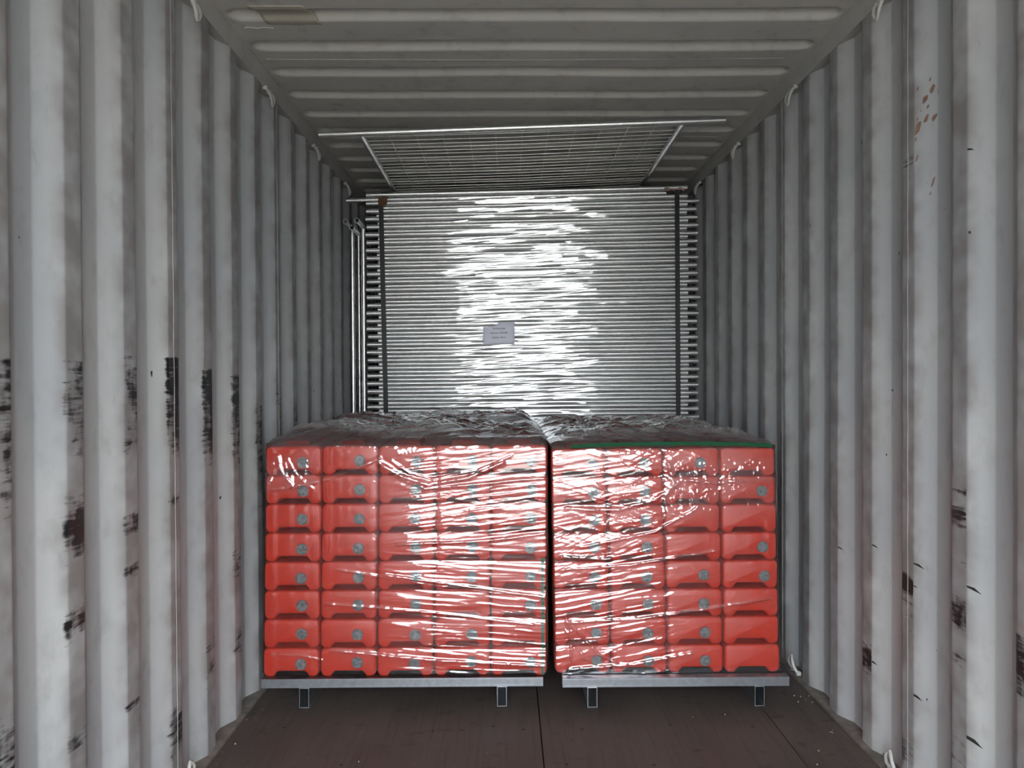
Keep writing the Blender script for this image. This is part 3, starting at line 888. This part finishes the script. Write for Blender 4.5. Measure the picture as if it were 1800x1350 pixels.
NP, STEP = 96, 0.0256
ZT_L = 2.529                        # centre of the topmost tube at its left end
Y_STACK = 4.988
for i in range(NP):                  # i = 0 topmost
    zl = ZT_L - i*STEP - (0.004 if i > 0 else 0)
    rise = 0.042*np.clip((zl-1.0)/1.5, 0, 1) + rng.uniform(-0.0002, 0.0002)*(i > 0)
    alt = i % 2 == 1
    x = -0.912 + (0.070 if alt else 0.0) + rng.uniform(-0.006, 0.006) + 0.006*i/NP
    y = Y_STACK + (0.024 if alt else 0.0) + rng.uniform(-0.0015, 0.0015)
    if i == 1: x, y = -1.046, Y_STACK + 0.022
    if i > 2 and rng.random() < 0.06 and alt: x += 0.012
    m = Matrix.Translation((x, y, zl)) @ Matrix.Rotation(-math.asin(rise/PL), 4, 'Y')
    if zl > 0.99:
        if i == 0: lab = 'topmost galvanised fence panel of the strapped stack, under the overhanging loose one'
        elif i == 1: lab = 'galvanised fence panel second from stack top, its tube end sticking out left'
        else: lab = f'galvanised fence panel in the strapped stack, {nth(i+1)} from its top, shifted ' + ('right' if alt else 'left')
        grp = 'galvanised fence panels in the strapped stack'
    else:
        lab = 'galvanised fence panel low in the stack, hidden behind the red fence feet'
        grp = 'fence panels hidden low in the stack'
    fence_panel(m, lab, grp, alt, infill=(i < 3), slim=True)
Z_LOW = ZT_L - (NP-1)*STEP - 0.004 - TR
for k, yy in enumerate((5.35, 6.85)):
    mb = MB(); mb.box((-0.90, yy, 0.0), (1.20, yy+0.09, Z_LOW-0.0005))
    tag(mb.build('timber_bearer', M['timber'], smooth=False), ('front', 'rear')[k] + ' timber bearer on the floor under the fence panel stack', 'timber')

# loose panel lying on top, sticking out towards the door; every wire its own part
P0 = Vector((-0.962, 3.94, 2.591)); P1 = Vector((1.137, 3.94, 2.660))
ex = (P1-P0).normalized(); ey = Vector((0.004, 1, -0.0105)).normalized(); ez = ex.cross(ey).normalized(); ey = ez.cross(ex)
m = Matrix(((ex.x, ey.x, ez.x, P0.x), (ex.y, ey.y, ez.y, P0.y), (ex.z, ey.z, ez.z, P0.z), (0, 0, 0, 1)))
loose = fence_panel(m, 'loose galvanised fence panel lying on the stack, overhanging towards the door', 'loose fence panels', infill=False)
n = int(PD/0.061)
w_long = MB()
w_long.path([(INSET, 0, 0.0), (0.6, 0, -0.004), (1.05, 0, -0.007), (1.5, 0, -0.004), (PL-INSET, 0, 0.0)], 0.0020, 8, caps=False)
w_long = w_long.mesh('wire', M['galv_wire'], True, 80)
w_cross = MB().path([(0, 0, 0.0035), (0, PD*0.5, -0.002), (0, PD, 0.0035)], 0.0015, 5, caps=False).mesh('wire', M['galv_wire'], True, 80)
for i in range(1, n):
    c = link(bpy.data.objects.new('wire', w_long), loose); c.location = (0, i*PD/n, rng.uniform(-0.002, 0.002))
for j in range(1, 12):
    c = link(bpy.data.objects.new('wire', w_cross), loose); c.location = (INSET + j*(PL-2*INSET)/12, 0, -0.004)

# panels standing on edge between the stack and the left wall
for k, (x, z, yf, lab) in enumerate(((-1.008, 2.318, 4.785, 'galvanised fence panel standing on edge nearest the left wall'),
                                     (-0.936, 2.322, 4.785, 'galvanised fence panel standing on edge tight beside the stack'),
                                     (-0.9695, 2.282, 4.80, 'lower galvanised fence panel standing on edge between two taller standing ones'))):
    # local X -> world Y, local Y -> world -Z
    m = Matrix(((0, 0, -1, x), (1, 0, 0, yf), (0, -1, 0, z), (0, 0, 0, 1)))
    fence_panel(m, lab, 'fence panels standing on edge', slim=(k == 2))

# straps, edge protectors, paper label, film on the stack
for k, (xt, xb_, lab) in enumerate(((-0.815, -0.790, 'dark steel strap down the left side of the fence panel stack'), (1.118, 1.122, 'dark steel strap down the right side of the fence panel stack'))):
    mb = MB(); n = 40; w = 0.0155
    zt = 2.492 if k == 0 else 2.547
    v = []
    for i in range(n):
        t = i/(n-1); z = zt + (0.12-zt)*t; x = xt + (xb_-xt)*min(1, (zt-z)/1.45)
        yy = Y_STACK-TR-0.004 - 0.0015*math.sin(i*1.3)*0.5
        v += [(x-w, yy, z), (x+w, yy, z), (x+w, yy+0.001, z), (x-w, yy+0.001, z)]
    f = []
    for i in range(n-1):
        for q in range(4): f.append((4*i+q, 4*i+(q+1) % 4, 4*i+4+(q+1) % 4, 4*i+4+q))
    f += [(3, 2, 1, 0), (4*n-4, 4*n-3, 4*n-2, 4*n-1)]
    mb.add(v, f)
    tag(mb.build('steel_strap', M['strap_black'], smooth=False), lab, 'strap', 'steel straps on the fence panel stack')
mb = MB(); yy = Y_STACK-TR-0.011
mb.add([(-0.830, yy, 2.508), (-0.772, yy, 2.512), (-0.774, yy, 2.462), (-0.800, yy-0.001, 2.452), (-0.832, yy, 2.458)], [(0, 4, 3, 2, 1)])
mb.add([(-0.830, yy, 2.508), (-0.772, yy, 2.512), (-0.772, yy+0.03, 2.513), (-0.830, yy+0.03, 2.509)], [(0, 1, 2, 3)])
o = mb.build('edge_protector', M['card'], smooth=False)
sm = o.modifiers.new('thickness', 'SOLIDIFY'); sm.thickness = 0.003
tag(o, 'brown cardboard edge protector under the left strap at the stack top', 'cardboard')
mb = MB(); r2 = random.Random(5); top_, bot = [], []
for i in range(12):
    x = 1.035 + i*0.012
    top_.append((x, yy - r2.uniform(0, 0.004), 2.562 + r2.uniform(-0.006, 0.006))); bot.append((x, yy - r2.uniform(0, 0.004), 2.546 + r2.uniform(-0.008, 0.006)))
mb.add(top_+bot, [(i, 12+i, 13+i, i+1) for i in range(11)])
o = mb.build('edge_protector', mat_simple('torn_card', (0.25, 0.12, 0.09), 0.8, 0, 0.2, (0.32, 0.28, 0.24), 160), smooth=False)
sm = o.modifiers.new('thickness', 'SOLIDIFY'); sm.thickness = 0.003
tag(o, 'torn reddish cardboard scrap under the right strap at the stack top', 'cardboard')

def film_fence():
    x0, x1 = -0.768, 1.098
    zt = 2.505; zb = 0.30
    nx, nz = 230, 760
    xs = np.linspace(x0, x1, nx); zs = np.linspace(zb, zt, nz)
    X, Z = np.meshgrid(xs, zs, indexing='ij')
    Zs = Z + 0.02*0 - (X+0.912)/PL*0.042*np.clip((Z-1.0)/1.5, 0, 1)       # follow the tilt of the tubes
    ph = (ZT_L-0.004 - Zs)/(2*STEP)
    dist = np.abs((ph+0.5) % 1-0.5)*2*STEP
    tube = -np.minimum(0.009, 0.30*np.maximum(dist-0.006, 0))       # film sinks a little between the front tubes
    mid = sstep(-0.62, -0.25, X)*sstep(1.12, 0.55, X)
    wr = 0.0022*streaks(X, Zs, 0.060, 0.85, 0.017, 201) + 0.0013*streaks(X, Zs, 0.10, 0.55, 0.010, 202) + 0.0012*streaks(X, Zs, 0.02, 0.60, 0.009, 203) \
        + 0.0030*streaks(X, Zs, 0.10, 0.7, 0.05, 204, False)
    up = sstep(1.0, 1.4, Z)*sstep(2.35, 1.75, Z)
    hi = sstep(1.85, 2.15, Z)*mid
    H = tube*(1-0.45*mid-0.45*hi) + wr*(0.12+0.88*mid)*(0.30+0.70*up)
    lat = vnoise(X*3.0+2, Zs*16, 206)-0.5
    H = H + 0.006*mid + 0.011*lat*mid + 0.004*(vnoise(X*7+9, Zs*34, 207)-0.5)*mid
    Y = Y_STACK-TR-0.0065 - H
    hz = 0.01 + 0.16*mid*(0.4+0.6*vnoise(X*3, Zs*20, 205))
    v = np.stack([X, Y, Z], -1).reshape(-1, 3)
    root = link(bpy.data.objects.new('stretch_film', mesh_np('stretch_film', v, grid_faces(nx, nz), M['film_fence'], attrs={'haze': hz})))
    tag(root, 'clear glossy stretch film wrapped across the front of the fence panel stack', 'plastic film')
film_fence()

# paper label with three printed lines
lab = bpy.data.objects.new('paper_label', None)
lx0, lx1, lz0, lz1, ly = -0.153, 0.052, 1.545, 1.692, Y_STACK-TR-0.024
nxl, nzl = 9, 7
Xl, Zl = np.meshgrid(np.linspace(lx0, lx1, nxl), np.linspace(lz0, lz1, nzl), indexing='ij')
Zl2 = Zl - 0.030*sstep(0.55, 0.30, (Xl-lx0)/(lx1-lx0))*sstep(0.75, 1.0, (Zl-lz0)/(lz1-lz0)) + 0.004*(Xl-lx0)/(lx1-lx0)
v = np.stack([Xl, np.full_like(Xl, ly), Zl2], -1).reshape(-1, 3)
o = link(bpy.data.objects.new('paper_label', mesh_np('paper_label', v, grid_faces(nxl, nzl), M['paper'])))
sm = o.modifiers.new('thickness', 'SOLIDIFY'); sm.thickness = 0.0006; sm.offset = -1
tag(o, 'pale printed paper label stuck to the film of the fence panel stack', 'label')
for txt, zz, size in (('NZ Fence Panel', 1.648, 0.0125), ('Panel size: 2100*2400', 1.619, 0.0125), ('Quantity: 100 pcs', 1.590, 0.0125)):
    cu = bpy.data.curves.new('printed_line', 'FONT')
    cu.body = txt; cu.size = size; cu.align_x = 'CENTER'; cu.extrude = 0.0001; cu.offset = 0.0002
    to = bpy.data.objects.new('tmp_text', cu); COL.objects.link(to)
    bpy.context.view_layer.update()
    me = bpy.data.meshes.new_from_object(to.evaluated_get(bpy.context.evaluated_depsgraph_get()))
    bpy.data.objects.remove(to); bpy.data.curves.remove(cu)
    me.materials.clear(); me.materials.append(M['ink'])
    t = link(bpy.data.objects.new('printed_line', me), o)
    t.location = (-0.050, ly-0.0010, zz); t.rotation_euler = (math.pi/2, math.radians(-0.8), 0)

# crumbs along the right edge of the floor
mb = MB(); r3 = random.Random(9)
for i in range(70):
    yy = r3.uniform(2.1, 3.4); x = XR - 0.03 - abs(r3.gauss(0, 0.10)) if i < 48 else XL + 0.03 + abs(r3.gauss(0, 0.03))
    if i >= 64: x, yy = r3.uniform(-0.9, 0.9), r3.uniform(2.5, 3.0)
    s = r3.choice((0.0015, 0.002, 0.0025, 0.004)); a = r3.uniform(0, 3)
    c, q = math.cos(a)*s, math.sin(a)*s
    mb.add([(x+c, yy+q, 0.0004), (x-q*0.7, yy+c*0.7, 0.0004), (x-c, yy-q, 0.0004), (x+q*0.7, yy-c*0.7, 0.0004), (x, yy, s)],
           [(0, 1, 4), (1, 2, 4), (2, 3, 4), (3, 0, 4)])
tag(mb.build('debris', M['crumb'], smooth=False), 'tiny pale crumbs of grit scattered along the floor edges', 'debris', kind='stuff')
